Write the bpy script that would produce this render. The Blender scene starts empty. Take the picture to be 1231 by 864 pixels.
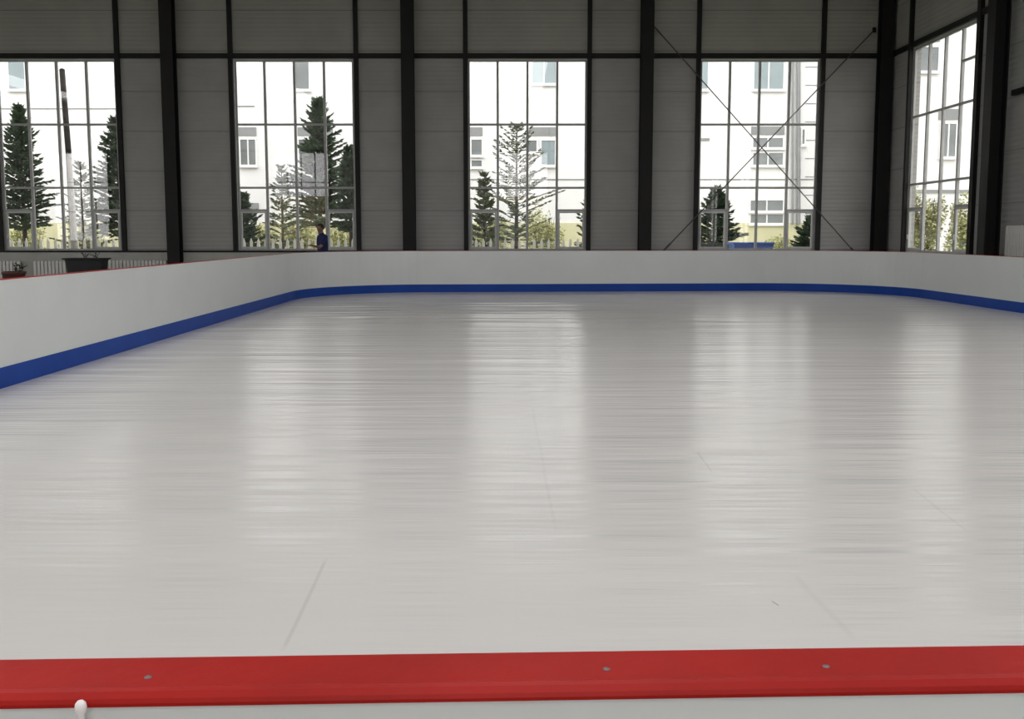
import bpy, bmesh, math, random
from mathutils import Vector, Matrix
random.seed(7)
C = bpy.context.scene
COL = C.collection
PI = math.pi

# ------------------------------------------------------------------ camera
F = 1150.0; PX = 618.0; PY = 397.0; HZ = 280.0; EYE = 1.5
PITCH = math.atan((PY - HZ) / F)
cam_d = bpy.data.cameras.new('camera'); cam = bpy.data.objects.new('camera', cam_d); COL.objects.link(cam)
cam.location = (0, 0, EYE); cam.rotation_euler = (PI/2 - PITCH, 0, 0)
cam_d.sensor_width = 36; cam_d.lens = 36 * F / 1231
cam_d.shift_x = (615.5 - PX) / 1231; cam_d.shift_y = (PY - 432) / 1231
cam_d.clip_start = 0.05; cam_d.clip_end = 500
C.camera = cam

def _ray(x, y):
    u = (x - PX)/F; v = -(y - PY)/F
    return Vector((u, math.cos(PITCH) + v*math.sin(PITCH), -math.sin(PITCH) + v*math.cos(PITCH)))
def at(x, y, Y):
    r = _ray(x, y); return r*(Y/r.y) + Vector((0, 0, EYE))
def atx(x, y, X):
    r = _ray(x, y); return r*(X/r.x) + Vector((0, 0, EYE))
def atz(x, y, Z=0.0):
    r = _ray(x, y); return r*((Z-EYE)/r.z) + Vector((0, 0, EYE))

# ------------------------------------------------------------------ materials
def mat(name, col, rough=0.6, metal=0.0, noise=0.0, nscale=3.0, bump=0.0, bscale=20.0, spec=0.5, emit=0.0):
    m = bpy.data.materials.new(name); m.use_nodes = True
    nt = m.node_tree; b = nt.nodes['Principled BSDF']
    b.inputs['Base Color'].default_value = (*col, 1)
    b.inputs['Roughness'].default_value = rough
    b.inputs['Metallic'].default_value = metal
    b.inputs['Specular IOR Level'].default_value = spec
    tc = nt.nodes.new('ShaderNodeTexCoord')
    if noise:
        n = nt.nodes.new('ShaderNodeTexNoise'); n.inputs['Scale'].default_value = nscale; n.inputs['Detail'].default_value = 5
        nt.links.new(tc.outputs['Object'], n.inputs['Vector'])
        r = nt.nodes.new('ShaderNodeMapRange'); r.inputs[1].default_value = 0.3; r.inputs[2].default_value = 0.7
        r.inputs[3].default_value = 1-noise; r.inputs[4].default_value = 1+noise
        nt.links.new(n.outputs['Fac'], r.inputs[0])
        mx = nt.nodes.new('ShaderNodeVectorMath'); mx.operation = 'SCALE'
        mx.inputs[0].default_value = col; nt.links.new(r.outputs[0], mx.inputs['Scale'])
        nt.links.new(mx.outputs[0], b.inputs['Base Color'])
    if bump:
        n2 = nt.nodes.new('ShaderNodeTexNoise'); n2.inputs['Scale'].default_value = bscale; n2.inputs['Detail'].default_value = 4
        nt.links.new(tc.outputs['Object'], n2.inputs['Vector'])
        bp = nt.nodes.new('ShaderNodeBump'); bp.inputs['Strength'].default_value = bump; bp.inputs['Distance'].default_value = 0.02
        nt.links.new(n2.outputs['Fac'], bp.inputs['Height']); nt.links.new(bp.outputs[0], b.inputs['Normal'])
    if emit:
        b.inputs['Emission Color'].default_value = (*col, 1); b.inputs['Emission Strength'].default_value = emit
    return m

M = {}
M['steel'] = mat('dark_painted_steel', (.0065, .0055, .005), .6, 0, .25, 2, spec=.3)
M['alu'] = mat('grey_window_frame', (.34, .34, .33), .45, .0, .1, 4)
M['sash'] = mat('pale_sash_frame', (.45, .46, .45), .45, .0, .08, 4)
M['board'] = mat('white_board', (.675, .695, .68), .38, 0, .03, 1.2, .05, 6)
M['blue'] = mat('blue_kick_strip', (.010, .056, .31), .5, 0, .1, 2, spec=.2)
M['red'] = mat('red_cap_rail', (.33, .0085, .005), .45, 0, .12, 5, .05, 40, spec=.18)
M['plaster'] = mat('painted_plaster', (.36, .36, .33), .8, 0, .08, 2, .1, 30)
M['concrete'] = mat('grey_concrete', (.30, .295, .28), .75, 0, .15, 1.5, .1, 15)
M['ceil'] = mat('ceiling_sheet', (.45, .45, .44), .7, 0, .05, 1)
M['radiator'] = mat('radiator_enamel', (.60, .59, .56), .4, 0, .05, 6)
M['rod'] = mat('brace_steel', (.09, .085, .08), .5, .3)
M['trough'] = mat('black_trough', (.010, .010, .012), .6, 0, .2, 8, .2, 30)
M['pot'] = mat('brown_red_pot', (.075, .028, .022), .6, 0, .2, 8)
M['soil'] = mat('potting_soil', (.03, .022, .015), .95, 0, .4, 30, .4, 60)
M['leaf'] = mat('pot_leaf', (.03, .06, .02), .6, 0, .3, 10)
M['twig'] = mat('twig_bark', (.06, .045, .03), .9, 0, .3, 20)
M['screw'] = mat('zinc_screw', (.20, .17, .18), .45, .6)
M['peg'] = mat('white_plastic', (.85, .8, .79), .3)
M['facade'] = mat('white_render_facade', (.80, .80, .79), .9, 0, .03, .6)
M['facade_base'] = mat('pale_yellow_base', (.62, .60, .38), .9, 0, .05, 1)
M['facade_grey'] = mat('grey_facade_panel', (.26, .27, .27), .8, 0, .08, 1)
M['house_glass'] = mat('house_window_glass', (.19, .21, .21), .25, 0, .2, .8)
M['house_glass_b'] = mat('house_window_blue_glass', (.25, .31, .32), .25, 0, .15, .8)
M['house_frame'] = mat('house_window_frame', (.78, .78, .78), .6)
M['picket'] = mat('white_picket_paint', (.8, .79, .74), .7, 0, .06, 3)
M['needle'] = mat('spruce_needles', (.10, .145, .092), .8, 0, .4, 2.0, spec=.2)
M['needle2'] = mat('sparse_pine_needles', (.16, .185, .12), .8, 0, .35, 2.0, spec=.2)
M['leaves'] = mat('yellow_green_leaves', (.43, .44, .21), .7, 0, .35, 1.5, spec=.2)
M['bark'] = mat('tree_bark', (.07, .055, .045), .95, 0, .3, 6, .4, 20)
M['pole'] = mat('dark_pole_wood', (.045, .036, .034), .9, 0, .3, 5)
M['pale_pole'] = mat('pale_pole', (.42, .41, .38), .9, 0, .15, 6)
M['bin'] = mat('blue_bin', (.035, .10, .36), .5, 0, .1, 3)
M['beige'] = mat('beige_render', (.55, .50, .32), .9, 0, .08, .5)
M['slate'] = mat('slate_blue_panel', (.09, .12, .17), .6, 0, .1, 1)
M['skin'] = mat('skin', (.20, .10, .07), .55)
M['hair'] = mat('black_hair', (.008, .007, .007), .6, 0, .3, 60)
M['shirt'] = mat('blue_shirt', (.007, .011, .075), .8, 0, .2, 8)
M['trousers'] = mat('dark_trousers', (.02, .02, .025), .85, 0, .2, 8)
M['shoe'] = mat('black_shoe', (.012, .012, .012), .5)
M['asphalt'] = mat('outdoor_ground', (.27, .28, .20), .95, 0, .25, .5)

def panel_mat():
    m = bpy.data.materials.new('ribbed_wall_panel'); m.use_nodes = True
    nt = m.node_tree; b = nt.nodes['Principled BSDF']; N = nt.nodes.new; L = nt.links.new
    tc = N('ShaderNodeTexCoord'); sp = N('ShaderNodeSeparateXYZ'); L(tc.outputs['Object'], sp.inputs[0])
    def mth(op, a, c=None, d=None):
        n = N('ShaderNodeMath'); n.operation = op
        for i, v in enumerate((a, c, d)):
            if v is None: continue
            if isinstance(v, (int, float)): n.inputs[i].default_value = v
            else: L(v, n.inputs[i])
        return n.outputs[0]
    z = sp.outputs['Z']
    rib = mth('SINE', mth('MULTIPLY', z, 2*PI/0.125))           # narrow horizontal ribs
    fr = mth('FRACT', mth('DIVIDE', mth('ADD', z, .15), 1.15))    # sheet joints each 1.15 m
    joint = mth('LESS_THAN', fr, .022)
    h = mth('SUBTRACT', mth('MULTIPLY', rib, .35), joint)
    bp = N('ShaderNodeBump'); bp.inputs['Strength'].default_value = .7; bp.inputs['Distance'].default_value = .012
    L(h, bp.inputs['Height']); L(bp.outputs[0], b.inputs['Normal'])
    n = N('ShaderNodeTexNoise'); n.inputs['Scale'].default_value = .9; n.inputs['Detail'].default_value = 3
    L(tc.outputs['Object'], n.inputs['Vector'])
    r = N('ShaderNodeMapRange'); r.inputs[1].default_value = .3; r.inputs[2].default_value = .7
    r.inputs[3].default_value = .92; r.inputs[4].default_value = 1.08; L(n.outputs['Fac'], r.inputs[0])
    sc = mth('MULTIPLY', r.outputs[0], mth('SUBTRACT', 1.0, mth('MULTIPLY', joint, .35)))
    up = N('ShaderNodeMapRange'); up.inputs[1].default_value = 6.55; up.inputs[2].default_value = 6.75; L(z, up.inputs[0])
    mx = N('ShaderNodeMix'); mx.data_type = 'RGBA'; L(up.outputs[0], mx.inputs['Factor'])
    mx.inputs[6].default_value = (.305, .300, .285, 1); mx.inputs[7].default_value = (.300, .295, .262, 1)
    vm = N('ShaderNodeVectorMath'); vm.operation = 'SCALE'; L(mx.outputs[2], vm.inputs[0]); L(sc, vm.inputs['Scale'])
    L(vm.outputs[0], b.inputs['Base Color']); b.inputs['Roughness'].default_value = .6
    return m
M['panel'] = panel_mat()

def glass_mat(name, ior=1.7, tint=(.98, .972, .968)):
    m = bpy.data.materials.new(name); m.use_nodes = True
    nt = m.node_tree; nt.nodes.remove(nt.nodes['Principled BSDF']); N = nt.nodes.new; L = nt.links.new
    out = nt.nodes['Material Output']
    t = N('ShaderNodeBsdfTransparent'); t.inputs[0].default_value = (*tint, 1)
    g = N('ShaderNodeBsdfGlossy'); g.inputs['Roughness'].default_value = 0.0
    ge = N('ShaderNodeNewGeometry'); dt = N('ShaderNodeVectorMath'); dt.operation = 'DOT_PRODUCT'
    L(ge.outputs['Normal'], dt.inputs[0]); L(ge.outputs['Incoming'], dt.inputs[1])
    def mt(op, a, c=None):
        n = N('ShaderNodeMath'); n.operation = op
        for i, v in enumerate((a, c)):
            if v is None: continue
            if isinstance(v, (int, float)): n.inputs[i].default_value = v
            else: L(v, n.inputs[i])
        return n.outputs[0]
    sch = mt('ADD', mt('MULTIPLY', mt('POWER', mt('SUBTRACT', 1.0, mt('ABSOLUTE', dt.outputs['Value'])), 5.0), .93), .062)
    mx = N('ShaderNodeMixShader'); L(sch, mx.inputs[0]); L(t.outputs[0], mx.inputs[1]); L(g.outputs[0], mx.inputs[2])
    L(mx.outputs[0], out.inputs[0])
    return m
M['glass'] = glass_mat('window_glass', 1.62)

def ice_mat():
    m = bpy.data.materials.new('white_rink_sheet'); m.use_nodes = True
    nt = m.node_tree; b = nt.nodes['Principled BSDF']; N = nt.nodes.new; L = nt.links.new
    tc = N('ShaderNodeTexCoord')
    def mth(op, a, c=None, d=None):
        n = N('ShaderNodeMath'); n.operation = op
        for i, v in enumerate((a, c, d)):
            if v is None: continue
            if isinstance(v, (int, float)): n.inputs[i].default_value = v
            else: L(v, n.inputs[i])
        return n.outputs[0]
    def noise(sx, sy, det=3, off=0, dist=0.0):
        mp = N('ShaderNodeMapping'); mp.inputs['Scale'].default_value = (sx, sy, 1); mp.inputs['Location'].default_value = (off, off*.7, 0)
        L(tc.outputs['Object'], mp.inputs[0])
        n = N('ShaderNodeTexNoise'); n.inputs['Scale'].default_value = 1; n.inputs['Detail'].default_value = det
        n.inputs['Distortion'].default_value = dist
        L(mp.outputs[0], n.inputs['Vector']); return n.outputs['Fac']
    big = noise(.22, 1.6, 2, 3.1)
    mid = noise(.55, 6.5, 3, 9.7)
    fine = noise(1.6, 22, 2, 17.3)
    amp = mth('MULTIPLY', noise(.25, .3, 2, 31.0), 2.5)
    h = mth('ADD', mth('MULTIPLY', big, .030), mth('MULTIPLY', mth('ADD', mth('MULTIPLY', mid, .012), mth('MULTIPLY', fine, .0028)), amp))
    spp = N('ShaderNodeSeparateXYZ'); L(tc.outputs['Object'], spp.inputs[0])
    dd = mth('ADD', spp.outputs['Y'], mth('MULTIPLY', mth('MAXIMUM', spp.outputs['X'], 0), 1.6))
    fl = N('ShaderNodeMapRange'); fl.inputs[1].default_value = 2.6; fl.inputs[2].default_value = 6.5; fl.inputs[3].default_value = .2; fl.inputs[4].default_value = 1.0
    L(dd, fl.inputs[0]); h = mth('MULTIPLY', h, fl.outputs[0])
    # ruck in the sheet near the far side
    sp = N('ShaderNodeSeparateXYZ'); L(tc.outputs['Object'], sp.inputs[0])
    dx = mth('DIVIDE', mth('SUBTRACT', sp.outputs['X'], -.7), 2.6); dy = mth('DIVIDE', mth('SUBTRACT', sp.outputs['Y'], 18.6), 2.2)
    msk = mth('EXPONENT', mth('MULTIPLY', mth('ADD', mth('MULTIPLY', dx, dx), mth('MULTIPLY', dy, dy)), -1))
    rk = mth('MULTIPLY', mth('MULTIPLY', noise(.25, .95, 1, 55.0, .8), msk), .42)
    h = mth('ADD', h, rk)
    bp = N('ShaderNodeBump'); bp.inputs['Strength'].default_value = 1; bp.inputs['Distance'].default_value = 1
    L(h, bp.inputs['Height']); L(bp.outputs[0], b.inputs['Normal'])
    # colour: white sheet with faint worn patches and a few scuffs
    n = noise(.5, .9, 4, 71.0)
    r = N('ShaderNodeMapRange'); r.inputs[1].default_value = .3; r.inputs[2].default_value = .7
    r.inputs[3].default_value = .965; r.inputs[4].default_value = 1.02; L(n, r.inputs[0])
    val = r.outputs[0]
    def seg(p0, p1, w, s):
        nonlocal val
        p0 = atz(*p0); p1 = atz(*p1); d = (p1 - p0); ln = d.length; d.normalize(); c = (p0 + p1)/2
        rx = mth('SUBTRACT', sp.outputs['X'], c.x); ry = mth('SUBTRACT', sp.outputs['Y'], c.y)
        u = mth('ABSOLUTE', mth('ADD', mth('MULTIPLY', rx, d.x), mth('MULTIPLY', ry, d.y)))
        v = mth('ABSOLUTE', mth('ADD', mth('ADD', mth('MULTIPLY', rx, -d.y), mth('MULTIPLY', ry, d.x)), mth('MULTIPLY', mth('SUBTRACT', n, .5), w*3)))
        a = N('ShaderNodeMapRange'); a.inputs[1].default_value = ln/2; a.inputs[2].default_value = ln/2*.8; L(u, a.inputs[0])
        e = N('ShaderNodeMapRange'); e.inputs[1].default_value = w; e.inputs[2].default_value = w*.3; L(v, e.inputs[0])
        val = mth('MULTIPLY', val, mth('SUBTRACT', 1, mth('MULTIPLY', mth('MULTIPLY', a.outputs[0], e.outputs[0]), s)))
    seg((394, 670), (338, 785), .012, .13)
    seg((838, 542), (856, 568), .012, .12)
    seg((1095, 585), (1165, 640), .012, .10)
    seg((928, 722), (937, 728), .005, .5)
    seg((640, 490), (668, 640), .014, .06)
    seg((955, 690), (1030, 770), .02, .05)
    vm = N('ShaderNodeVectorMath'); vm.operation = 'SCALE'; vm.inputs[0].default_value = (.626, .606, .580); L(val, vm.inputs['Scale'])
    L(vm.outputs[0], b.inputs['Base Color'])
    b.inputs['Roughness'].default_value = .21
    b.inputs['IOR'].default_value = 1.40
    return m
M['ice'] = ice_mat()

# ------------------------------------------------------------------ mesh helpers
class MB:
    def __init__(s): s.bm = bmesh.new()
    def box(s, x0, x1, y0, y1, z0, z1, bev=0.0, mtx=None):
        r = bmesh.ops.create_cube(s.bm, size=1)['verts']
        for v in r: v.co = Vector(((x0+x1)/2 + v.co.x*(x1-x0), (y0+y1)/2 + v.co.y*(y1-y0), (z0+z1)/2 + v.co.z*(z1-z0)))
        if bev:
            es = list({e for v in r for e in v.link_edges})
            q = bmesh.ops.bevel(s.bm, geom=es, offset=bev, segments=2, affect='EDGES', profile=.5)
            r = list({v for f in q['faces'] for v in f.verts} | {v for v in r if v.is_valid})
        if mtx is not None:
            for v in r: v.co = mtx @ v.co
        return s
    def tube(s, p0, p1, r0, r1=None, n=10, caps=True):
        p0 = Vector(p0); p1 = Vector(p1); r1 = r0 if r1 is None else r1
        d = (p1-p0); q = d.to_track_quat('Z', 'Y')
        a = [s.bm.verts.new(p0 + q @ Vector((r0*math.cos(2*PI*i/n), r0*math.sin(2*PI*i/n), 0))) for i in range(n)]
        b = [s.bm.verts.new(p1 + q @ Vector((r1*math.cos(2*PI*i/n), r1*math.sin(2*PI*i/n), 0))) for i in range(n)]
        for i in range(n): s.bm.faces.new((a[i], a[(i+1) % n], b[(i+1) % n], b[i]))
        if caps: s.bm.faces.new(a[::-1]); s.bm.faces.new(b)
        return s
    def path(s, pts, r, n=8):
        for i in range(len(pts)-1):
            ra = r[i] if isinstance(r, (list, tuple)) else r; rb = r[i+1] if isinstance(r, (list, tuple)) else r
            s.tube(pts[i], pts[i+1], ra, rb, n)
        return s
    def lathe(s, prof, c=(0, 0, 0), n=24, sx=1, sy=1):
        c = Vector(c); rings = []
        for (r, z) in prof:
            rings.append([s.bm.verts.new(c + Vector((r*sx*math.cos(2*PI*i/n), r*sy*math.sin(2*PI*i/n), z))) for i in range(n)])
        for a, b in zip(rings, rings[1:]):
            for i in range(n): s.bm.faces.new((a[i], a[(i+1) % n], b[(i+1) % n], b[i]))
        s.bm.faces.new(rings[0][::-1]); s.bm.faces.new(rings[-1]); return s
    def prism(s, pts, y0, y1):   # outline in xz extruded along y
        a = [s.bm.verts.new((x, y0, z)) for x, z in pts]; b = [s.bm.verts.new((x, y1, z)) for x, z in pts]
        n = len(pts)
        s.bm.faces.new(a); s.bm.faces.new(b[::-1])
        for i in range(n): s.bm.faces.new((a[i], b[i], b[(i+1) % n], a[(i+1) % n]))
        return s
    def build(s, name, material, parent=None, smooth=False, loc=None):
        bmesh.ops.recalc_face_normals(s.bm, faces=s.bm.faces)
        me = bpy.data.meshes.new(name); s.bm.to_mesh(me); s.bm.free()
        me.materials.append(material)
        if smooth:
            for p in me.polygons: p.use_smooth = True
        o = bpy.data.objects.new(name, me); COL.objects.link(o)
        if parent is not None: o.parent = parent
        if loc is not None: o.location = loc
        return o

def raw(name, verts, faces, material, parent=None, smooth=False):
    me = bpy.data.meshes.new(name); me.from_pydata(verts, [], faces); me.update(); me.materials.append(material)
    if smooth:
        for p in me.polygons: p.use_smooth = True
    o = bpy.data.objects.new(name, me); COL.objects.link(o)
    if parent is not None: o.parent = parent
    return o
def empty(name, loc=(0, 0, 0), rz=0):
    o = bpy.data.objects.new(name, None); COL.objects.link(o); o.location = loc; o.rotation_euler = (0, 0, rz)
    o.empty_display_size = .1; return o
def tag(o, label=None, cat=None, group=None, kind=None):
    if label: o['label'] = label
    if cat: o['category'] = cat
    if group: o['group'] = group
    if kind: o['kind'] = kind
    return o
def struct(o): o['kind'] = 'structure'; return o
def kids(o): return [c for c in bpy.data.objects if c.parent == o]
def copy_tree(o, parent=None):
    c = o.copy(); COL.objects.link(c); c.parent = parent
    for ch in kids(o): copy_tree(ch, c)
    return c

# ------------------------------------------------------------------ the hall
YB = 28.5; YR = -3.6; XR = 10.95; XL = -30.9; ZT = 9.6; WT = .22      # inner faces of walls
SILL = .96; HEAD = 6.52
COLX = [-30.67, -23.77, -16.87, -9.97, -3.07, 3.83, 10.70]
WINB = [(-28.97, -25.47), (-22.07, -18.57), (-15.12, -11.60), (-8.18, -4.66), (-1.35, 2.13), (5.43, 8.92)]
WINR = [(23.05, 26.85), (9.1, 12.9), (2.2, 6.0)]                        # openings of the right wall, along y
WINL = [(23.0, 26.5), (16.1, 19.6), (9.2, 12.7), (2.3, 5.8)]

def wall_x(name, y0, y1, x0, x1, ops):
    b = MB(); xs = x0
    for a, c in sorted(ops):
        b.box(xs, a, y0, y1, SILL, ZT); b.box(a, c, y0, y1, HEAD+.02, ZT); xs = c
    b.box(xs, x1, y0, y1, SILL, ZT)
    return struct(b.build(name, M['panel']))
def wall_y(name, x0, x1, y0, y1, ops):
    b = MB(); ys = y0
    for a, c in sorted(ops):
        b.box(x0, x1, ys, a, SILL, ZT); b.box(x0, x1, a, c, HEAD+.02, ZT); ys = c
    b.box(x0, x1, ys, y1, SILL, ZT)
    return struct(b.build(name, M['panel']))
wall_x('wall_back', YB, YB+WT, XL-WT, XR+WT, WINB)
wall_x('wall_front', YR-WT, YR, XL-WT, XR+WT, WINB)
wall_y('wall_right', XR, XR+WT, YR, YB, WINR)
wall_y('wall_left', XL-WT, XL, YR, YB, WINL)
# plastered low wall under the panels, standing a little proud
LEDGE = .09
struct(MB().box(XL, XR, YB-LEDGE, YB+WT, 0, SILL-.03).build('baseboard_back', M['plaster']))
struct(MB().box(XL, XR, YR-WT, YR+LEDGE, 0, SILL-.03).build('baseboard_front', M['plaster']))
struct(MB().box(XR-.16, XR+WT, YR+LEDGE, YB-LEDGE, 0, SILL-.03).build('baseboard_right', M['plaster']))
struct(MB().box(XL-WT, XL+LEDGE, YR+LEDGE, YB-LEDGE, 0, SILL-.03).build('baseboard_left', M['plaster']))
struct(MB().box(XL-WT, XR+WT, YR-WT, YB+WT, -.25, -.02).build('floor', M['concrete']))
# roof sheet with unseen strip openings added to let in fill daylight
b = MB(); xs = XL-WT
FILL_GAPS = [(COLX[i]+2.2, COLX[i+1]-2.2) for i in range(6)]
for a, c in FILL_GAPS:
    b.box(xs, a, YR-WT, YB+WT, ZT, ZT+.18); b.box(a, c, YR-WT, -3.0, ZT, ZT+.18); b.box(a, c, 13.0, YB+WT, ZT, ZT+.18); xs = c
b.box(xs, XR+WT, YR-WT, YB+WT, ZT, ZT+.18)
struct(b.build('ceiling', M['ceil']))

# steel columns (H section) at each frame
def h_col(x, y, along='x'):
    b = MB(); w = .36; d = .34
    if along == 'x':
        b.box(-w/2, w/2, -d, -d+.03, -.02, ZT-.02); b.box(-w/2, w/2, -.03, 0, -.02, ZT-.02); b.box(-.012, .012, -d+.03, -.03, -.02, ZT-.02)
        b.box(-w/2-.03, w/2+.03, -d-.04, 0, -.02, .03)
    else:
        b.box(-d, -d+.03, -w/2, w/2, -.02, ZT-.02); b.box(-.03, 0, -w/2, w/2, -.02, ZT-.02); b.box(-d+.03, -.03, -.012, .012, -.02, ZT-.02)
        b.box(-d-.04, 0, -w/2-.03, w/2+.03, -.02, .03)
    return b.build('steel_column', M['steel'], loc=(x, y, 0))
labs = {3: 'dark steel column of the back wall, between the leftmost window and the window with the person',
        4: 'dark steel column of the back wall, left of the middle window',
        5: 'dark steel column of the back wall with the upper left end of the crossed rods',
        6: 'dark steel column standing in the far right corner of the hall'}
for i, x in enumerate(COLX):
    if i < 3: continue
    tag(h_col(x, YB-LEDGE-.005), labs[i], 'column', 'steel columns along the back wall')
tag(h_col(XR-.17, 21.5, 'y'), 'broad dark steel column on the right wall beside the white radiator', 'column')
for y in (14.6, 7.7, .8): tag(h_col(XR-.17, y, 'y'), 'dark steel column of the right wall nearer than the radiator', 'column', 'nearer columns of the right wall')

# trim: posts beside every opening and rails above and below, all dark steel
tn = [0]
def trim(b):
    tn[0] += 1; return struct(b.build('trim_%d' % tn[0], M['steel']))
PW = .13
for (a, c) in WINB:
    for x in (a-PW, c):
        trim(MB().box(x, x+PW, YB-.10, YB-.003, SILL, ZT-.02))
    for x in (a-PW, c):
        trim(MB().box(x, x+PW, YR+.003, YR+.10, SILL, ZT-.02))
for y0, y1 in ((YB-.075, YB-.003), (YR+.003, YR+.075)):
    trim(MB().box(XL+.01, XR-.01, y0, y1, HEAD+.03, HEAD+.17))
    trim(MB().box(XL+.01, XR-.01, y0-.03 if y0 > 0 else y0, y1 if y0 > 0 else y1+.03, SILL-.03, SILL+.025))
for (a, c) in WINR:
    for y in (a-PW*1.3, c): trim(MB().box(XR-.10, XR-.003, y, y+PW*1.3 if y < a else y+PW, SILL, ZT-.02))
trim(MB().box(XR-.075, XR-.003, 21.7, YB-.1, HEAD+.03, HEAD+.17))
trim(MB().box(XR-.10, XR-.003, 14.8, 21.3, 4.48, 4.60))
trim(MB().box(XR-.075, XR-.003, YR+.1, 14.4, HEAD+.03, HEAD+.17))

# windows: outer frame and mullions, two opening sashes, one pane part
def make_window(w, extra=False):
    h = HEAD - SILL; root = empty('window_1')
    f = MB(); t = .055; d0, d1 = .03, .085
    z0 = SILL+.025; z1 = HEAD
    f.box(0, t, d0, d1, z0, z1); f.box(w-t, w, d0, d1, z0, z1); f.box(t, w-t, d0, d1, z0, z0+t); f.box(t, w-t, d0, d1, z1-t, z1)
    rows = [z0 + (z1-z0)*.333, z0 + (z1-z0)*.665]
    cols = [w*.25, w*.5, w*.75]
    for x in cols: f.box(x-.035, x+.035, d0-.012, d1+.008, z0+t, z1-t)
    for z in rows: f.box(t, w-t, d0, d1, z-.03, z+.03)
    st = z0 + (z1-z0)*.214
    f.box(t, cols[0]-.035, d0, d1, st-.03, st+.03); f.box(cols[2]+.035, w-t, d0, d1, st-.03, st+.03)
    if extra: f.box(cols[2]+.035, w-t, d0, d1, 5.66, 5.72)
    f.build('window_frame', M['alu'], root)
    for xa, xb in ((t, cols[0]-.035), (cols[2]+.035, w-t)):
        s = MB(); q = .05; za, zb = z0+t+.004, st-.034; xa += .004; xb -= .004
        s.box(xa, xa+q, d0-.012, d1-.02, za, zb); s.box(xb-q, xb, d0-.012, d1-.02, za, zb)
        s.box(xa+q, xb-q, d0-.012, d1-.02, za, za+q); s.box(xa+q, xb-q, d0-.012, d1-.02, zb-q, zb)
        so = s.build('sash', M['sash'], root)
        MB().box((xa+q*.2), (xa+q*.8), d0-.045, d0-.012, za+.28, za+.42, .004).build('sash_handle', M['sash'], so)
    g = MB()
    g.box(t*.5, w-t*.5, .055, .060, z0+t*.5, z1-t*.5)
    g.build('glass_pane', M['glass'], root)
    return root
wn = [0]
def put_window(proto, loc, rz, first=False):
    o = proto if first else copy_tree(proto)
    wn[0] += 1; o.name = 'window_%d' % wn[0]; o.location = loc; o.rotation_euler = (0, 0, rz); struct(o); return o
proto = make_window(3.48)
order = [2, 3, 4, 5, 1, 0]
for k, i in enumerate(order):
    a, c = WINB[i]; put_window(proto, ((a+c)/2-1.74, YB, 0), 0, k == 0)
wr = make_window(3.80, True)
put_window(wr, (XR, WINR[0][0]+0.0, 0), -PI/2, True); 
bpy.context.view_layer.update()
def fix_r(o, y1): o.location = (XR, y1, 0)      # local x runs toward the camera (-y)
for o in [o for o in bpy.data.objects if o.name == 'window_7']: fix_r(o, WINR[0][1])
for a, c in WINR[1:]: put_window(wr, (XR, c, 0), -PI/2)
for i in (2, 3, 4, 5, 1, 0):
    a, c = WINB[i]; put_window(proto, ((a+c)/2+1.74, YR, 0), PI)
for a, c in WINL: put_window(proto, (XL, (a+c)/2-1.74, 0), PI/2)

# crossed tie rods in the bay of the fourth window
def rod(name, p, q, lab):
    r = empty(name, p); v = q - p
    MB().tube((0, 0, 0), v, .016, n=8).build('rod_bar', M['rod'], r, True)
    m = v*.93; u = v.normalized()
    MB().tube(m-u*.16, m+u*.16, .032, n=6).build('turnbuckle', M['rod'], r)
    for c in (Vector((0, 0, 0)), v): MB().box(c.x-.05, c.x+.05, c.y-.008, c.y+.008, c.z-.07, c.z+.07).build('gusset_plate', M['steel'], r)
    return tag(r, lab, 'brace', 'crossed brace rods at the fourth window')
rod('brace_rod', at(783, 28, YB-.22), at(1045, 323, YB-.22), 'thin steel brace rod falling from upper left to lower right across the window')
rod('brace_rod', at(1051, 36, YB-.16), at(783, 316.6, YB-.16), 'thin steel brace rod rising from lower left to upper right across the window')

# ------------------------------------------------------------------ the rink
def rounded(corners):
    pts = []; n = len(corners)
    for i in range(n):
        p0 = Vector(corners[i-1][0]); p1 = Vector(corners[i][0]); p2 = Vector(corners[(i+1) % n][0]); r = corners[i][1]
        a = (p0-p1).normalized(); c = (p2-p1).normalized(); ang = a.angle(c)
        L = r/math.tan(ang/2); cen = p1 + (a+c).normalized()*(r/math.sin(ang/2))
        s = p1+a*L; e = p1+c*L
        a0 = math.atan2(s.y-cen.y, s.x-cen.x); a1 = math.atan2(e.y-cen.y, e.x-cen.x)
        d = (a1-a0+PI) % (2*PI) - PI; k = 20
        for j in range(k+1): t = a0+d*j/k; pts.append(Vector((cen.x+r*math.cos(t), cen.y+r*math.sin(t))))
    return pts
RINK = rounded([((-4.98, .83), 2.6), ((9.92, 1.31), 2.6), ((9.42, 25.15), 3.0), ((-4.98, 24.15), 2.9)])
def offset(pts, d):
    n = len(pts); out = []
    for i in range(n):
        t = (pts[(i+1) % n]-pts[i-1]).normalized(); out.append(pts[i] + Vector((t.y, -t.x))*d)   # outward for a counter-clockwise loop
    return out
def sweep(name, prof, material, parent, smooth=False):
    loops = [offset(RINK, o) for o, z in prof]; n = len(RINK); m = len(prof)
    verts = [(loops[j][i].x, loops[j][i].y, prof[j][1]) for j in range(m) for i in range(n)]
    faces = [(j*n+i, j*n+(i+1) % n, ((j+1) % m)*n+(i+1) % n, ((j+1) % m)*n+i) for j in range(m) for i in range(n)]
    o = raw(name, verts, faces, material, parent)
    bm = bmesh.new(); bm.from_mesh(o.data); bmesh.ops.recalc_face_normals(bm, faces=bm.faces); bm.to_mesh(o.data); bm.free()
    return o
HB = 1.05
bar = empty('rink_barrier', (2.2, .95, -.02))
def rel(o): o.location = (-2.2, -.95, .02); return o
tag(bar, 'low white board barrier round the rink with blue foot strip and red rail', 'barrier')
T = .086
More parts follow.
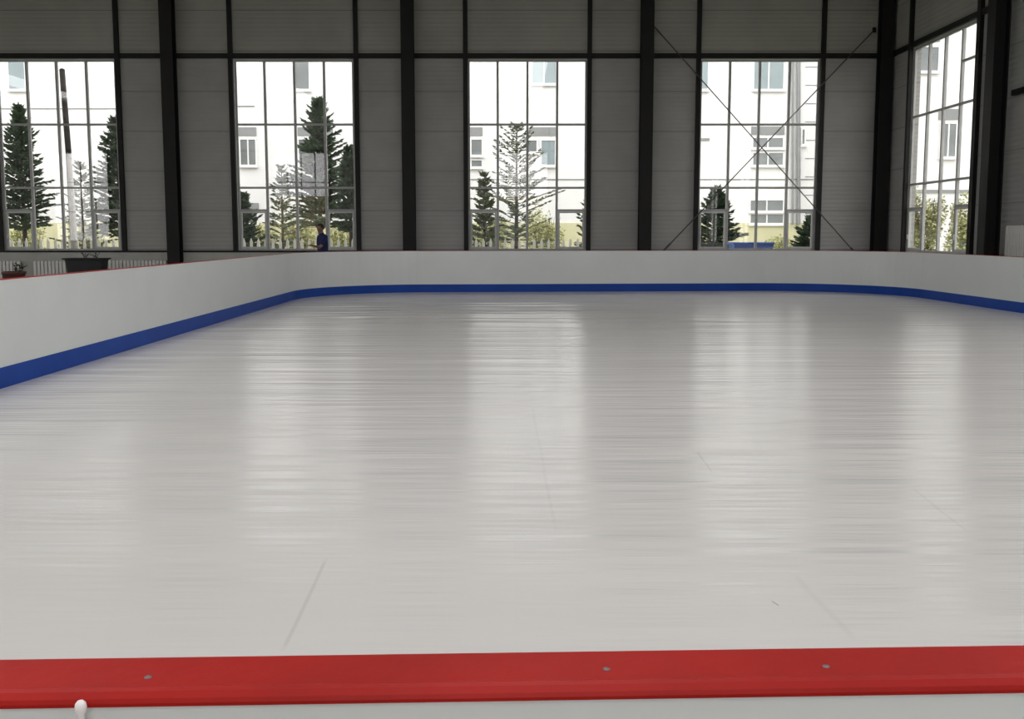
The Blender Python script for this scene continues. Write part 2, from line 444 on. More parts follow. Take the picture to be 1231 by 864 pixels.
rel(sweep('board_panel', [(0, -.02), (0, HB-.0048), (T-.006, HB-.010), (T-.006, -.02)], M['board'], bar))
rel(sweep('kick_strip', [(-.012, 0.0), (-.012, .195), (-.009, .20), (-.0005, .20), (-.0005, 0.0)], M['blue'], bar))
rel(sweep('cap_rail', [(-.003, HB-.0045), (-.004, HB-.0015), (-.001, HB), (T-.022, HB), (T-.016, HB+.0022), (T-.009, HB+.0012), (T-.002, HB-.003), (T, HB-.007), (T, HB-.0105), (-.001, HB-.0045)], M['red'], bar))
for (x, y) in ((178, 814), (729, 804), (993, 801)):
    p = atz(x, y, HB)
    s = MB().lathe([(.0040, 0), (.0040, .0004), (.003, .0010), (.0012, .0012)], (0, 0, 0), 14)
    s.box(-.0022, .0022, -.0004, .0004, .0010, .0014)
    o = s.build('screw', M['screw'], bar, True); o.location = p - Vector((2.2, .95, -.02))
ice = MB(); n = len(RINK); inner = offset(RINK, -.0005)
va = [ice.bm.verts.new((p.x, p.y, 0)) for p in inner]; vb = [ice.bm.verts.new((p.x, p.y, -.02)) for p in inner]
ice.bm.faces.new(va)
for i in range(n): ice.bm.faces.new((va[i], vb[i], vb[(i+1) % n], va[(i+1) % n]))
tag(ice.build('rink_surface', M['ice']), 'glossy white rink floor sheet with fine ripples mirroring the windows', 'ice rink')

# small white peg against the outside of the near board
p = at(97, 849, .8825)
pe = MB().lathe([(.0028, -.16), (.0030, -.02), (.0032, -.008), (.0048, -.0055), (.0056, -.001), (.0050, .003), (.003, .0055), (.001, .0064)], (0, 0, 0), 18)
o = pe.build('peg', M['peg'], smooth=True, loc=(p.x, .8825, p.z))
tag(o, 'small round-headed white peg just below the red rail at lower left', 'peg')

# ------------------------------------------------------------------ radiators
def radiator(n, pitch, h, lab, loc, rz):
    r = empty('radiator', loc, rz)
    s0 = MB(); w = pitch*.80
    # one cast section: rounded front and back column joined top and bottom
    s0.box(-w/2, w/2, -.06, -.022, .02, h-.02, .012); s0.box(-w/2, w/2, .022, .06, .02, h-.02, .012)
    s0.box(-w/2*.9, w/2*.9, -.05, .05, h-.10, h, .016); s0.box(-w/2*.9, w/2*.9, -.05, .05, 0, .10, .016)
    s0.tube((-pitch/2, 0, h-.06), (pitch/2, 0, h-.06), .022); s0.tube((-pitch/2, 0, .05), (pitch/2, 0, .05), .022)
    so = s0.build('section', M['radiator'], r); so.location = (0, 0, 0)
    for i in range(1, n):
        c = so.copy(); COL.objects.link(c); c.parent = r; c.location = (i*pitch, 0, 0)
    pp = MB(); pp.path([(-pitch/2, 0, .05), (-pitch*1.2, 0, .05), (-pitch*1.2, 0, -.08 if loc[2] > .9 else -.10)], .014)
    pp.build('pipe', M['radiator'], r, True)
    return tag(r, lab, 'radiator', 'white ribbed radiators')
Yq = YB-LEDGE-.075
radiator(12, .108, .56, 'white ribbed radiator behind the small potted plant at the far left', (at(-25, 320, Yq).x, Yq, .12), 0)
radiator(19, .108, .56, 'white ribbed radiator just left of and behind the black trough', (at(43, 320, Yq).x, Yq, .12), 0)
radiator(16, .108, .58, 'white ribbed radiator between the black trough and the dark column', (at(133, 320, Yq).x, Yq, .12), 0)
radiator(16, .10, .70, 'white ribbed radiator on the right wall beside the broad dark column', (XR-.085, 21.12, SILL+.0), -PI/2)

# ------------------------------------------------------------------ plants indoors
def blade_leaf(b, p, d, L, w):
    d = d.normalized(); side = d.cross(Vector((0, 0, 1)));
    if side.length < .1: side = Vector((1, 0, 0))
    side.normalize(); up = side.cross(d)
    v = [p, p+d*L*.45+side*w+up*w*.3, p+d*L, p+d*L*.45-side*w+up*w*.3, p+d*L*.5-up*.002]
    vs = [b.bm.verts.new(q) for q in v]
    b.bm.faces.new((vs[0], vs[1], vs[2], vs[4])); b.bm.faces.new((vs[0], vs[4], vs[2], vs[3]))
Yt = 26.6; pc = at(104, 310, Yt); zt = pc.z
tr = empty('planter', (pc.x, Yt, -.02))
tag(tr, 'long black flared planter trough with a low twiggy plant, below the leftmost window', 'planter')
b = MB()
prof = [(.50, .20, zt-.42), (.535, .23, zt-.12), (.55, .24, zt-.05), (.615, .28, zt-.035), (.62, .285, zt), (.585, .25, zt), (.56, .235, zt-.05)]
rings = []
for (hx, hy, z) in prof:
    rr = []
    for i in range(32):
        t = 2*PI*i/32; c_, s_ = math.cos(t), math.sin(t); e = .35
        rr.append(b.bm.verts.new((hx*math.copysign(abs(c_)**e, c_), hy*math.copysign(abs(s_)**e, s_), z+.02)))
    rings.append(rr)
for a_, c_ in zip(rings, rings[1:]):
    for i in range(32): b.bm.faces.new((a_[i], a_[(i+1) % 32], c_[(i+1) % 32], c_[i]))
b.bm.faces.new(rings[0][::-1]); b.bm.faces.new(rings[-1])
b.build('trough', M['trough'], tr)
s = MB().box(-.5, .5, -.19, .19, zt-.02, zt-.01+.015); s.build('soil', M['soil'], tr)
for sx in (-.42, .42):
    for sy in (-.14, .14): MB().box(sx-.03, sx+.03, sy-.03, sy+.03, 0, zt-.40).build('leg', M['trough'], tr)
g = MB(); lf = MB(); random.seed(3)
for k in range(9):
    x = random.uniform(-.12, .30); y = random.uniform(-.1, .1); p = Vector((x, y, zt)); d = Vector((random.uniform(-.6, .6), random.uniform(-.4, .4), 1)).normalized()
    for j in range(4):
        q = p + d*.045; g.tube(p, q, .006, .005, 5); d = (d + Vector((random.uniform(-.5, .5), random.uniform(-.4, .4), random.uniform(-.5, .1)))).normalized(); p = q
        for _ in range(3): blade_leaf(lf, p, Vector((random.uniform(-1, 1), random.uniform(-1, 1), random.uniform(-.2, .8))), .05, .014)
g.build('twig', M['twig'], tr); lf.build('foliage', M['leaf'], tr)

Yp = 24.2; pc = at(16.5, 326, Yp); zt = pc.z
po = empty('potted_plant', (pc.x, Yp, -.02))
tag(po, 'low brown-red round pot with a small leafy sprig at the far left edge', 'potted plant')
MB().lathe([(.19, 0), (.21, .02), (.25, zt*.6), (.265, zt-.05), (.285, zt-.045), (.285, zt+.015), (.262, zt+.015), (.255, zt-.03), (.05, zt-.035)], n=32).build('pot', M['pot'], po, True)
MB().lathe([(.25, zt-.034), (.25, zt-.02), (.05, zt-.012)], n=24).build('soil', M['soil'], po)
g = MB(); lf = MB()
for k in range(7):
    p = Vector((random.uniform(.02, .16), random.uniform(-.06, .06), zt-.02)); d = Vector((.35+random.uniform(-.4, .35), random.uniform(-.3, .3), 1)).normalized()
    for j in range(4):
        q = p+d*.055; g.tube(p, q, .006, .004, 5); p = q
        d = (d+Vector((random.uniform(-.2, .25), random.uniform(-.2, .2), 0))).normalized()
        for _ in range(3): blade_leaf(lf, p, Vector((random.uniform(-1, 1), random.uniform(-1, 1), random.uniform(-.3, .8))), .075, .022)
g.build('stem', M['twig'], po); lf.build('foliage', M['leaf'], po)

# ------------------------------------------------------------------ the person behind the far left corner of the boards
def skin_mesh(name, nodes, edges, material, root=0, sub=2, extra=None, vox=.009):
    # every limb segment is the hull of two ellipsoids; a voxel remesh fuses them into one continuous surface
    big = bmesh.new()
    def hull(i, j):
        t = bmesh.new()
        for k in (i, j):
            p, r = nodes[k]; rx, ry = r if isinstance(r, tuple) else (r, r); rz = min(rx, ry)
            vs = bmesh.ops.create_icosphere(t, subdivisions=3, radius=1)['verts']
            for v in vs: v.co = Vector((v.co.x*rx, v.co.y*ry, v.co.z*rz)) + Vector(p)
        bmesh.ops.delete(t, geom=t.faces[:], context='FACES_ONLY')
        h = bmesh.ops.convex_hull(t, input=t.verts[:])
        bmesh.ops.delete(t, geom=[v for v in t.verts if not v.link_faces], context='VERTS')
        bmesh.ops.delete(t, geom=[e for e in t.edges if not e.link_faces], context='EDGES')
        bmesh.ops.recalc_face_normals(t, faces=t.faces)
        m_ = bpy.data.meshes.new('t'); t.to_mesh(m_); t.free(); big.from_mesh(m_); bpy.data.meshes.remove(m_)
    for i, j in edges: hull(i, j)
    if extra: extra(big)
    me = bpy.data.meshes.new(name+'_tmp'); big.to_mesh(me); big.free()
    o = bpy.data.objects.new(name+'_tmp', me); COL.objects.link(o)
    rm = o.modifiers.new('remesh', 'REMESH'); rm.mode = 'VOXEL'; rm.voxel_size = vox; rm.use_smooth_shade = True
    sm_ = o.modifiers.new('smooth', 'SMOOTH'); sm_.factor = .5; sm_.iterations = sub
    bpy.context.view_layer.update()
    nm = bpy.data.meshes.new_from_object(o.evaluated_get(bpy.context.evaluated_depsgraph_get())); bpy.data.objects.remove(o)
    nm.materials.clear(); nm.materials.append(material); nm.name = name
    for p in nm.polygons: p.use_smooth = True
    r = bpy.data.objects.new(name, nm); COL.objects.link(r)
    return r
def ball(bm, c, s, rot=None, n=20):
    r = bmesh.ops.create_uvsphere(bm, u_segments=n, v_segments=n//2+2, radius=1)['verts']
    mt = Matrix.Translation(c) @ (rot or Matrix.Identity(4)) @ Matrix.Diagonal((*s, 1))
    for v in r: v.co = mt @ v.co
    return r
# local frame: person faces -x, looking a little down along the reaching arm
def chain(nodes, edges, start, pts):
    prev = start
    for p in pts:
        nodes.append(p); edges.append((prev, len(nodes)-1)); prev = len(nodes)-1
    return prev
nodes = [((0, 0, .93), (.11, .15))]; edges = []
ch = chain(nodes, edges, 0, [((0, 0, 1.05), (.10, .13)), ((-.01, 0, 1.20), (.105, .145)), ((-.015, 0, 1.34), (.09, .14))])
nk = chain(nodes, edges, ch, [((-.02, 0, 1.42), (.06, .07)), ((-.035, 0, 1.48), (.052, .052)), ((-.05, 0, 1.56), (.06, .055))])
# near arm (towards the camera, -y): hangs; far arm... the reaching arm goes out to -x
sr = chain(nodes, edges, ch, [((-.04, -.15, 1.37), .055), ((-.10, -.19, 1.31), .05), ((-.21, -.22, 1.15), .042), ((-.27, -.22, 1.11), .038), ((-.50, -.22, 1.155), .027), ((-.545, -.22, 1.162), (.022, .034)), ((-.60, -.22, 1.165), (.014, .040))])
for dy, L in ((-.030, .060), (-.010, .072), (.010, .066), (.028, .052)):
    chain(nodes, edges, sr, [((-.615, -.22+dy, 1.166), .0095), ((-.63-L*.4, -.22+dy*1.15, 1.166), .0085), ((-.63-L, -.22+dy*1.2, 1.150), .0072)])
chain(nodes, edges, sr-1, [((-.565, -.262, 1.175), .011), ((-.60, -.285, 1.18), .009)])
sl = chain(nodes, edges, ch, [((.03, .15, 1.37), .055), ((.05, .20, 1.30), .05), ((.09, .23, 1.10), .042), ((.07, .24, 1.04), .036), ((-.05, .24, .86), .027), ((-.065, .24, .83), (.022, .034)), ((-.085, .24, .79), (.014, .040))])
for dx, L in ((-.030, .055), (-.010, .068), (.010, .062), (.028, .048)):
    chain(nodes, edges, sl, [((-.09+dx, .24, .775), .0095), ((-.095+dx, .24, .76-L*.4), .0085), ((-.105+dx*.9, .235, .76-L), .0072)])
chain(nodes, edges, sl-1, [((-.10, .215, .80), .011), ((-.12, .205, .775), .009)])
for sgn in (-1, 1):
    chain(nodes, edges, 0, [((0, sgn*.09, .86), .095), ((-.01*sgn, sgn*.10, .70), .075), ((-.02*sgn-.01, sgn*.105, .48), .054), ((-.02*sgn+.01, sgn*.11, .32), .052), ((-.02*sgn+.02, sgn*.11, .10), .036), ((-.02*sgn+.015, sgn*.11, .055), .036), ((-.02*sgn-.10, sgn*.12, .035), (.026, .038)), ((-.02*sgn-.16, sgn*.125, .028), (.02, .035))])
RH = Matrix.Rotation(-.22, 4, 'Y')
def headgeo(bm):
    c = Vector((-.065, 0, 1.60))
    vs = ball(bm, c, (.094, .073, .112), RH, 32)
    inv = (Matrix.Translation(c) @ RH).inverted(); fwd = Matrix.Translation(c) @ RH
    for v in vs:
        q = inv @ v.co
        if q.z < 0 and q.x < 0: q.x *= 1+.10*(-q.z/.11)
        if q.z < -.02: q.y *= 1-.28*min(1, -q.z/.11)
        if q.z < 0 and q.x > 0: q.x *= 1+.45*q.z/.11
        if q.x < -.05 and abs(q.z-.008) < .014 and .016 < abs(q.y) < .046: q.x += .009    # eye sockets
        v.co = fwd @ q
    def fb(p, s, n=12): ball(bm, fwd @ Vector(p), s, RH, n)
    fb((-.098, 0, -.018), (.018, .012, .020)); fb((-.090, 0, .004), (.010, .009, .022))
    fb((-.090, 0, -.055), (.010, .024, .006)); fb((-.088, 0, -.068), (.010, .021, .006)); fb((-.075, 0, -.095), (.020, .024, .016))
    for s in (-1, 1):
        fb((-.080, s*.031, .008), (.011, .013, .009)); fb((-.083, s*.030, .026), (.010, .020, .005)); fb((.008, s*.074, -.005), (.017, .009, .031))
person = skin_mesh('person', nodes, edges, M['skin'], 0, 2, headgeo, .0055)
PY_ = 25.75; pp = at(386, 290, PY_)
person.location = (pp.x+.04, PY_, -.02); person.rotation_euler = (0, 0, .85); person.scale = (1.04, 1.04, 1.03)
tag(person, 'person in a dark blue shirt reaching one arm out behind the rink boards', 'person')
# shirt
nodes = [((0, 0, .88), (.128, .172))]; edges = []
ch = chain(nodes, edges, 0, [((0, 0, 1.04), (.125, .160)), ((-.01, 0, 1.20), (.130, .178)), ((-.015, 0, 1.33), (.115, .175))])
chain(nodes, edges, ch, [((-.02, 0, 1.415), (.075, .10)), ((-.03, 0, 1.445), (.060, .065))])
chain(nodes, edges, ch, [((-.04, -.155, 1.37), .072), ((-.10, -.192, 1.31), .068), ((-.175, -.215, 1.20), .062)])
chain(nodes, edges, ch, [((.03, .155, 1.37), .072), ((.05, .202, 1.30), .068), ((.075, .222, 1.17), .062)])
skin_mesh('shirt', nodes, edges, M['shirt'], 0, 6, None).parent = person
nodes = [((0, 0, .95), (.122, .160))]; edges = []
for sgn in (-1, 1):
    chain(nodes, edges, 0, [((0, sgn*.09, .84), .108), ((-.01*sgn, sgn*.10, .70), .092), ((-.02*sgn-.01, sgn*.105, .48), .072), ((-.02*sgn+.01, sgn*.11, .30), .068), ((-.02*sgn+.02, sgn*.11, .09), .062)])
skin_mesh('trousers', nodes, edges, M['trousers'], 0, 6, None).parent = person
for sgn in (-1, 1):
    b = MB(); vs = ball(b.bm, Vector((-.02*sgn-.055, sgn*.118, .035)), (.145, .052, .055))
    for v in vs:
        if v.co.z < 0.0: v.co.z = 0.0
        if v.co.x < -.08: v.co.z *= .8
    b.build('shoe', M['shoe'], person, True)
b = MB(); c = Vector((-.056, 0, 1.618)); vs = ball(b.bm, c, (.100, .083, .113), RH, 28)
inv = (Matrix.Translation(c) @ RH).inverted()
kill = [v for v in b.bm.verts if (lambda q: (q.x < -.045 and q.z < .055) or q.z < -.065 or (q.x < -.005 and q.z < -.005))(inv @ v.co)]
bmesh.ops.delete(b.bm, geom=kill, context='VERTS')
hr = b.build('hair', M['hair'], person, True)
sm = hr.modifiers.new('s', 'SOLIDIFY'); sm.thickness = .012; sm.offset = -1

# ------------------------------------------------------------------ outdoors
struct(MB().box(-120, 120, -80, 120, -.4, -.26).build('floor_outdoors', M['asphalt']))
GZ = -.26
# white house opposite
YF = 43.0
def house(name, yf, x0, x1, z1, depth, lab):
    r = empty(name, ((x0+x1)/2, yf, GZ)); return tag(r, lab, 'building', 'white houses beyond the windows')
def part(b, name, m, root, parent=None):
    o = b.build(name, m, parent or root); bpy.context.view_layer.update()
    if parent is None: o.location = -Vector(root.location)
    return o
x0 = at(-330, 280, YF).x; x1 = at(992, 280, YF).x
H1 = house('house', YF, x0, x1, 13, 10, 'long white rendered house opposite, seen through the back wall windows')
part(MB().box(x0, x1, YF, YF+10, 3.0, 13.2), 'wall', M['facade'], H1)
part(MB().box(x0-.03, x1+.03, YF-.04, YF+10, GZ, 1.95), 'base_wall', M['facade_base'], H1)
part(MB().box(x0-.0, x1+.0, YF+.0, YF+10, 1.95, 3.0), 'lower_wall', M['facade'], H1)
part(MB().box(x0-.4, x1+.4, YF-.5, YF+10.4, 13.2, 13.6), 'roof', M['facade_grey'], H1)
def hwin(px0, py0, px1, py1, yf, root, g='house_glass', split=True, frame=True):
    a = at(px0, py1, yf); c = at(px1, py0, yf)
    f = MB(); t = .07
    f.box(a.x-t, a.x, yf-.06, yf+.02, a.z-t, c.z+t); f.box(c.x, c.x+t, yf-.06, yf+.02, a.z-t, c.z+t)
    f.box(a.x, c.x, yf-.06, yf+.02, a.z-t, a.z); f.box(a.x, c.x, yf-.06, yf+.02, c.z, c.z+t)
    if split:
        m_ = (a.x+c.x)/2; f.box(m_-.03, m_+.03, yf-.055, yf+.02, a.z, c.z)
    f.box(a.x-.1, c.x+.1, yf-.14, yf-.06, a.z-t-.06, a.z-t)
    fo = part(f, 'window', M['house_frame'], root)
    MB().box(a.x, c.x, yf-.03, yf-.005, a.z, c.z).build('pane', M[g], fo)
def slab(px0, py0, px1, py1, yf, root, name='lintel_panel', m='facade_grey', d=.05):
    a = at(px0, py1, yf); c = at(px1, py0, yf)
    part(MB().box(a.x, c.x, yf-d, yf+.01, a.z, c.z), name, M[m], root)
hwin(12, 70, 29, 107, YF, H1, 'house_glass_b', False)
hwin(356, 70, 371, 107, YF, H1, 'house_glass', False)
slab(283, 153, 308, 163, YF, H1); hwin(290, 168, 307, 198, YF, H1)
slab(358, 153, 400, 163, YF, H1); hwin(360, 168, 398, 198, YF, H1)
slab(286, 244, 311, 251, YF, H1); hwin(289, 256, 309, 268, YF, H1)
hwin(640, 62, 668, 100, YF, H1, 'house_glass_b')
slab(563, 153, 580, 163, YF, H1); hwin(567, 168, 579, 186, YF, H1, 'house_glass', False); hwin(567, 193, 579, 200, YF, H1, 'house_glass', False)
slab(636, 153, 669, 163, YF, H1); hwin(634, 169, 645, 182, YF, H1, 'house_glass', False); hwin(651, 169, 667, 198, YF, H1, 'house_glass_b', False)
hwin(838, 70, 851, 107, YF, H1, 'house_glass_b', False)
hwin(906, 70, 942, 107, YF, H1, 'house_glass_b')
slab(903, 152, 943, 162, YF, H1); hwin(905, 166, 941, 177, YF, H1); hwin(905, 184, 941, 198, YF, H1)
slab(840, 166, 853, 169, YF, H1)
hwin(902, 241, 941, 253, YF, H1); hwin(902, 258, 941, 268, YF, H1)
hwin(964, 156, 967, 173, YF, H1, 'house_glass', False)
slab(284, 127, 306, 128.3, YF, H1, 'string_course', 'facade_grey', .03)
slab(565, 215, 1000, 216.2, YF, H1, 'string_course', 'facade_grey', .03)
slab(-100, 130, 140, 131, YF, H1, 'string_course', 'facade_grey', .03)
for pxx, r_ in ((953, .055), (960, .09)):
    a = at(pxx, 270, YF-.15); c = at(pxx, 60, YF-.15)
    part(MB().tube(a, c, r_, n=8), 'downpipe', M['facade_grey'], H1)
for k in range(9):
    yy = 80+k*22; slab(968, yy, 983, yy+1.0, YF, H1, 'brick_course', 'facade_grey', .02)
# taller white block seen through the right wall window
Y2 = 39.0
x0 = at(1064, 280, Y2).x; x1 = at(1420, 280, Y2).x
H2 = house('house', Y2, x0, x1, 16, 9, 'tall white block seen through the slanting right wall window')
part(MB().box(x0, x1, Y2, Y2+9, GZ, 15.5), 'wall', M['facade'], H2)
part(MB().box(x0-.3, x1+.3, Y2-.4, Y2+9.3, 15.5, 15.9), 'roof', M['facade_grey'], H2)
slab(1076, 20, 1094, 262, Y2, H2, 'grey_pilaster')
slab(1099, 41, 1130, 50, Y2, H2); hwin(1104, 57, 1128, 85, Y2, H2)
slab(1128, 131, 1152, 144, Y2, H2); hwin(1130, 149, 1149, 188, Y2, H2)
slab(1090, 228, 1180, 232, Y2, H2, 'string_course')

# beige shed across the yard behind the camera (mirrored in the back windows)
YS = -17.0
SH = tag(empty('shed', (-7, YS, GZ)), 'low beige shed across the yard, mirrored faintly in the window glass', 'building')
part(MB().box(-26, 9, YS-6, YS, GZ, 3.9), 'wall', M['beige'], SH)
part(MB().prism([(-26.4, 3.9), (9.4, 3.9), (8.6, 4.3), (-25.6, 4.3)], YS-6.4, YS+.4), 'roof', M['beige'], SH)
part(MB().box(-1.6, 1.0, YS, YS+.08, GZ, 3.7), 'gate', M['slate'], SH)

# conifers
def conifer(px, pytop, Y, wpx, seed, lab, name='spruce', m='needle', density=1.0, droop=.25, zlow=.3, grp='dark spruces outside'):
    rnd = random.Random(seed); top = at(px, pytop, Y); H = top.z - GZ; R = wpx/2/F*Y
    root = empty(name, (top.x, Y, GZ)); tag(root, lab, 'tree', grp)
    t = MB(); t.tube((0, 0, 0), (0, 0, H*.97), .035+H*.012, .012, 8)
    fv = []; ff = []
    z = zlow
    brs = MB()
    def needleclump(p, d, L, w):
        d = d.normalized()
        a = Vector((rnd.uniform(-1, 1), rnd.uniform(-1, 1), rnd.uniform(-1, 1))).cross(d)
        if a.length < .05: a = Vector((0, 0, 1)).cross(d)
        a.normalize(); c = d.cross(a)
        for s in (a, c):
            i = len(fv); fv.extend([p-s*w*.5, p+d*L*.5-s*w, p+d*L, p+d*L*.5+s*w, p+s*w*.5]); ff.append((i, i+1, i+2, i+3, i+4))
    while z < H*.985:
        tt = z/H; env = R*1.28*min(1, (1-tt)**.86*1.04) * (.8 if tt < .06 else 1)*min(1, .72+.28*max(0, z-zlow)/1.0)
        nb = max(4, int((6+7*(1-tt))*density))
        ph = rnd.uniform(0, 6.28)
        for k in range(nb):
            az = ph+2*PI*k/nb+rnd.uniform(-.25, .25)
            L = env*(1+.16*math.sin(3*az+z*2.3+seed)+.12*math.sin(5.3*z+seed))*rnd.uniform(.45, 1.15)+.06
            e = rnd.uniform(.05, .35) + (tt*.55); d = Vector((math.cos(az)*math.cos(e), math.sin(az)*math.cos(e), math.sin(e)))
            p = Vector((0, 0, z+rnd.uniform(-.08, .08))); steps = max(3, int(L/.14)); sl = L/steps
            q0 = p.copy()
            for j in range(steps):
                q = p+d*sl; d = (d+Vector((0, 0, -droop*sl*(1.4-tt)))).normalized()
                f = (j+1)/steps
                if (j > 1 or rnd.random() < .35) or steps < 4:
                    side = d.cross(Vector((0, 0, 1))).normalized()
                    for s in (-1, 1):
                        dd = (d*.8+side*s*rnd.uniform(.5, 1.0)+Vector((0, 0, rnd.uniform(-.35, .15))))
                        needleclump(q, dd, (.16+.24*(1-f))*rnd.uniform(.7, 1.3)*min(1, .5+L), .024+.02*density)
                        if density > .9: needleclump(p.lerp(q, .5), dd+Vector((rnd.uniform(-.3, .3), rnd.uniform(-.3, .3), rnd.uniform(-.5, .2))), .2*rnd.uniform(.7, 1.2), .035)
                p = q
            needleclump(p, d, .2, .03); brs.tube(q0, p, .012, .004, 4, False)
        z += (.21 if density > .9 else .30)*(1.0-.35*tt)*(H/5)**.3
    t.build('trunk', M['bark'], root); brs.build('branches', M['bark'], root)
    raw('foliage', fv, ff, M[m], root)
    return root
conifer(22, 126, 34.5, 84, 1, 'dark green spruce in the left panes of the leftmost window', droop=.3, zlow=1.9)
conifer(139, 140, 33.5, 92, 2, 'dark green spruce at the right edge of the leftmost window', droop=.3, zlow=1.7)
conifer(382, 117, 36.8, 112, 3, 'tallest dark spruce, standing behind the person in the second window', droop=.3, zlow=2.0)
conifer(290, 232, 33.3, 58, 4, 'short dark spruce low in the left corner of the second window', droop=.3)
conifer(420, 176, 32.7, 60, 14, 'slim dark spruce beside the tallest one, at the right edge of the second window', droop=.3, zlow=1.8)
conifer(621, 147, 37, 150, 5, 'sparse thin-topped pine in the middle window', 'pine', 'needle2', .3, .1, 1.2, 'sparse pines outside')
conifer(582, 210, 33, 46, 6, 'small bright green pine low in the left panes of the middle window', 'pine', 'needle2', .8, .1, .3, 'sparse pines outside')
conifer(712, 224, 33, 50, 15, 'dark branchy pine just cut by the right edge of the middle window', 'pine', 'needle', .7, .1, .3, 'sparse pines outside')
conifer(862, 226, 32.5, 70, 7, 'round dark spruce low in the left panes of the window with crossed rods', droop=.3)
conifer(976, 262, 32, 60, 8, 'low dark spruce in the right corner of the window with crossed rods', droop=.3)
conifer(96, 196, 38, 70, 9, 'pale young spruce behind the leaning pole', 'spruce', 'needle2', .6, .2, .3)
conifer(338, 200, 39.3, 60, 16, 'loose pale young spruce left of the tallest spruce', 'spruce', 'needle2', .6, .2, .3)

# leafy bushes
def bush(xc, yc, rx, ry, h, seed, lab, n=2600, grp='yellow-green bushes outside', m='leaves', name='bush'):
    rnd = random.Random(seed); root = empty(name, (xc, yc, GZ)); tag(root, lab, 'bush', grp)
    st = MB()
    for k in range(14):
        a = rnd.uniform(0, 6.28); r = rnd.uniform(.2, .8)
        st.path([(0.3*rx*math.cos(a)*r, .3*ry*math.sin(a)*r, 0), (rx*.6*math.cos(a)*r, ry*.6*math.sin(a)*r, h*.5), (rx*.9*math.cos(a)*r, ry*.9*math.sin(a)*r, h*.85)], [.025, .015, .006], 5)
    st.build('stems', M['bark'], root)
    fv = []; ff = []
    lumps = [(rnd.uniform(-.7, .7)*rx, rnd.uniform(-.6, .6)*ry, h*rnd.uniform(.15, .80), rnd.uniform(.25, .5)) for _ in range(26)]
    for k in range(n):
        lx, ly, lz, lr = rnd.choice(lumps)
        v = Vector((rnd.gauss(0, 1), rnd.gauss(0, 1), rnd.gauss(0, 1))).normalized()*rnd.uniform(.5, 1.0)
        p = Vector((lx+v.x*lr*rx, ly+v.y*lr*ry, max(.02, lz+v.z*lr*h*.5)))
        d = Vector((rnd.uniform(-1, 1), rnd.uniform(-1, 1), rnd.uniform(-.6, .8))).normalized(); s = d.cross(Vector((rnd.uniform(-1, 1), rnd.uniform(-1, 1), 1))).normalized()
        L = rnd.uniform(.07, .14); w = L*.32; i = len(fv)
        fv.extend([p, p+d*L*.5+s*w, p+d*L, p+d*L*.5-s*w]); ff.append((i, i+1, i+2, i+3))
    raw('foliage', fv, ff, M[m], root)
for k, (px, w, hh, lab) in enumerate([(38, 60, 2.05, 'yellow-green hedge bush behind the picket fence, in the leftmost window'),
        (112, 60, 2.0, 'yellow-green hedge bush behind the picket fence, right of the leaning pole'),
        (312, 50, 2.0, 'yellow-green hedge bush behind the picket fence, left part of the second window'),
        (362, 60, 2.2, 'yellow-green hedge bush behind the picket fence and the person'),
        (416, 55, 2.0, 'yellow-green hedge bush behind the picket fence, right of the person'),
        (590, 60, 2.3, 'yellow-green hedge bush behind the picket fence, left part of the middle window'),
        (655, 70, 2.6, 'tall yellow-green hedge bush in the centre of the middle window'),
        (938, 60, 1.5, 'low yellow-green bush right of the blue bin')]):
    Y = 41.0; c = at(px, 290, Y); bush(c.x, Y, w/2/F*Y*.78, .7, hh-GZ, 40+k, lab, 3600)
for k, (px, Y, w, hh, lab) in enumerate([(1108, 33.0, 50, 3.2, 'tall leafy bush in the left half of the right wall window'), (1156, 31.2, 44, 2.9, 'leafy bush in the right half of the right wall window')]):
    c = at(px, 290, Y); bush(c.x, Y, w/2/F*Y*.92, .8, hh-GZ, 60+k, lab, 7000)

# white picket fence
YP = 30.9
fx0 = at(-12, 290, YP).x; fx1 = at(712, 290, YP).x
fe = tag(empty('picket_fence', ((fx0+fx1)/2, YP, GZ)), 'white picket fence with pointed pales beyond the left and middle windows', 'fence')
ln = fx1-fx0; N_ = 84; pr = MB().prism([(-.045, 0), (.045, 0), (.045, 1.48), (0, 1.60), (-.045, 1.48)], -.012, .012)
po_ = pr.build('picket', M['picket'], fe); po_.location = (-ln/2, 0, 0)
for i in range(1, N_):
    c = po_.copy(); COL.objects.link(c); c.parent = fe; c.location = (-ln/2+ln*i/(N_-1), 0, 0)
for z in (.5, 1.18): MB().box(-ln/2, ln/2, .012, .05, z, z+.07).build('rail', M['picket'], fe)
for i in range(10): MB().box(-ln/2+ln*i/9-.05, -ln/2+ln*i/9+.05, .05, .13, 0, 1.4, .006).build('post', M['picket'], fe)

# leaning pole, dark upper length and paler lower length
Yl = 30.2; a = at(90, 310, Yl); mpt = at(82.5, 185, Yl); top = at(74.5, 84, Yl)
d = (a-mpt).normalized(); foot = a + d*((a.z-GZ)/-d.z)
pr = tag(empty('leaning_pole', foot), 'leaning dark wooden pole with pale lower part outside the leftmost window', 'pole')
MB().tube(mpt-foot, top-foot, .088, .082, 12).build('upper_pole', M['pole'], pr, True)
o = MB().tube((0, 0, 0), mpt-foot, .115, .089, 12).build('lower_pole', M['pale_pole'], pr, True); o['label'] = 'pale lower pole'
MB().tube(top-foot, top-foot+(top-mpt).normalized()*.04, .09, .05, 12).build('pole_cap', M['pole'], pr, True)

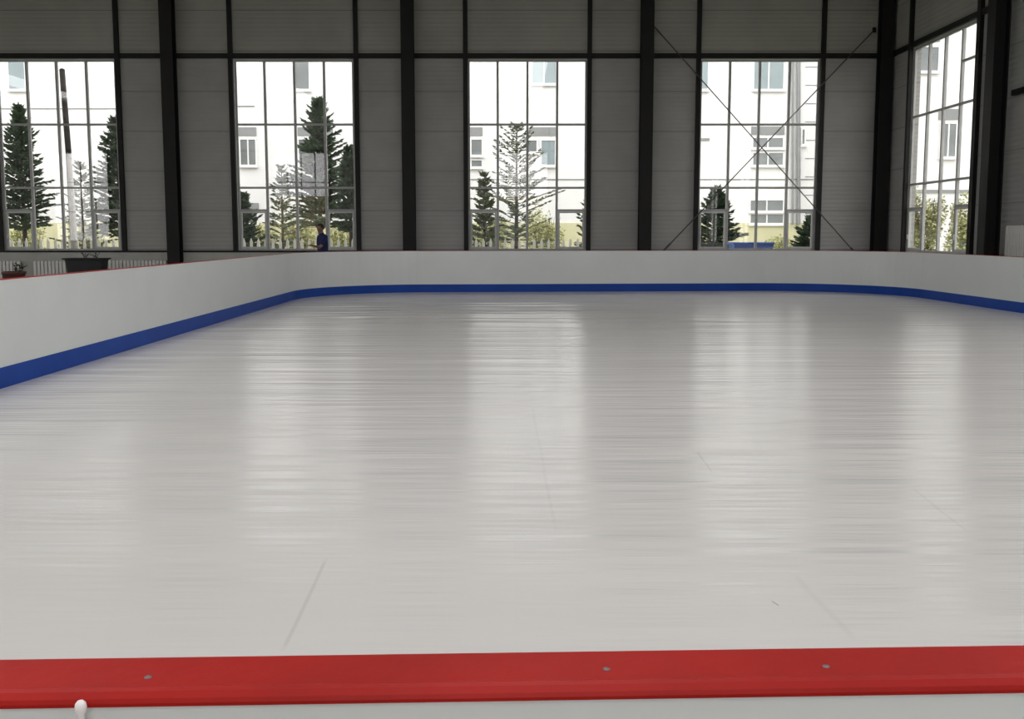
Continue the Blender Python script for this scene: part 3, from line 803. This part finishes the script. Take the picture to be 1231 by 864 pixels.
# blue bin
Yb = 30.2; a = at(879, 300, Yb); c = at(926, 291, Yb)
bi = tag(empty('bin', ((a.x+c.x)/2, Yb, GZ)), 'low blue bin outside below the window with crossed rods', 'bin')
w = (c.x-a.x)/2; hh = c.z-GZ
MB().prism([(-w*.9, .08), (w*.9, .08), (w, hh-.08), (-w, hh-.08)], -.4, .4).build('body', M['bin'], bi)
MB().box(-w-.03, w+.03, -.44, .44, hh-.08, hh, .02).build('lid', M['bin'], bi)
for sx in (-w*.7, w*.7):
    for sy in (-.3, .3): MB().tube((sx-.02, sy, .05), (sx+.02, sy, .05), .05, n=14).build('wheel', M['steel'], bi)

# ------------------------------------------------------------------ light
w = bpy.data.worlds.new('World'); C.world = w; w.use_nodes = True
nt = w.node_tree; bg = nt.nodes['Background']
tc = nt.nodes.new('ShaderNodeTexCoord'); n = nt.nodes.new('ShaderNodeTexNoise'); n.inputs['Scale'].default_value = 2.2; n.inputs['Detail'].default_value = 4
nt.links.new(tc.outputs['Generated'], n.inputs['Vector'])
rp = nt.nodes.new('ShaderNodeValToRGB'); rp.color_ramp.elements[0].position = .3; rp.color_ramp.elements[0].color = (.90, .91, .945, 1)
rp.color_ramp.elements[1].position = .7; rp.color_ramp.elements[1].color = (1, .99, .985, 1)
nt.links.new(n.outputs['Fac'], rp.inputs[0]); nt.links.new(rp.outputs[0], bg.inputs['Color']); bg.inputs['Strength'].default_value = 3.0

def portal(loc, rot, sx, sy):
    l = bpy.data.lights.new('portal', 'AREA'); l.shape = 'RECTANGLE'; l.size = sx; l.size_y = sy; l.cycles.is_portal = True
    o = bpy.data.objects.new('daylight_portal', l); COL.objects.link(o); o.location = loc; o.rotation_euler = rot
for a, c in WINB:
    portal(((a+c)/2, YB+WT+.02, (SILL+HEAD)/2), (-PI/2, 0, 0), c-a, HEAD-SILL)
    portal(((a+c)/2, YR-WT-.02, (SILL+HEAD)/2), (PI/2, 0, 0), c-a, HEAD-SILL)
for a, c in WINR: portal((XR+WT+.02, (a+c)/2, (SILL+HEAD)/2), (0, PI/2, 0), HEAD-SILL, c-a)
for a, c in WINL: portal((XL-WT-.02, (a+c)/2, (SILL+HEAD)/2), (0, -PI/2, 0), HEAD-SILL, c-a)
for a, c in FILL_GAPS: portal(((a+c)/2, 5.0, ZT+.2), (0, 0, 0), c-a, 16.0)

C.view_settings.view_transform = 'Standard'; C.view_settings.look = 'None'; C.view_settings.gamma = 1
C.view_settings.use_curve_mapping = False; C.view_settings.exposure = 0.28
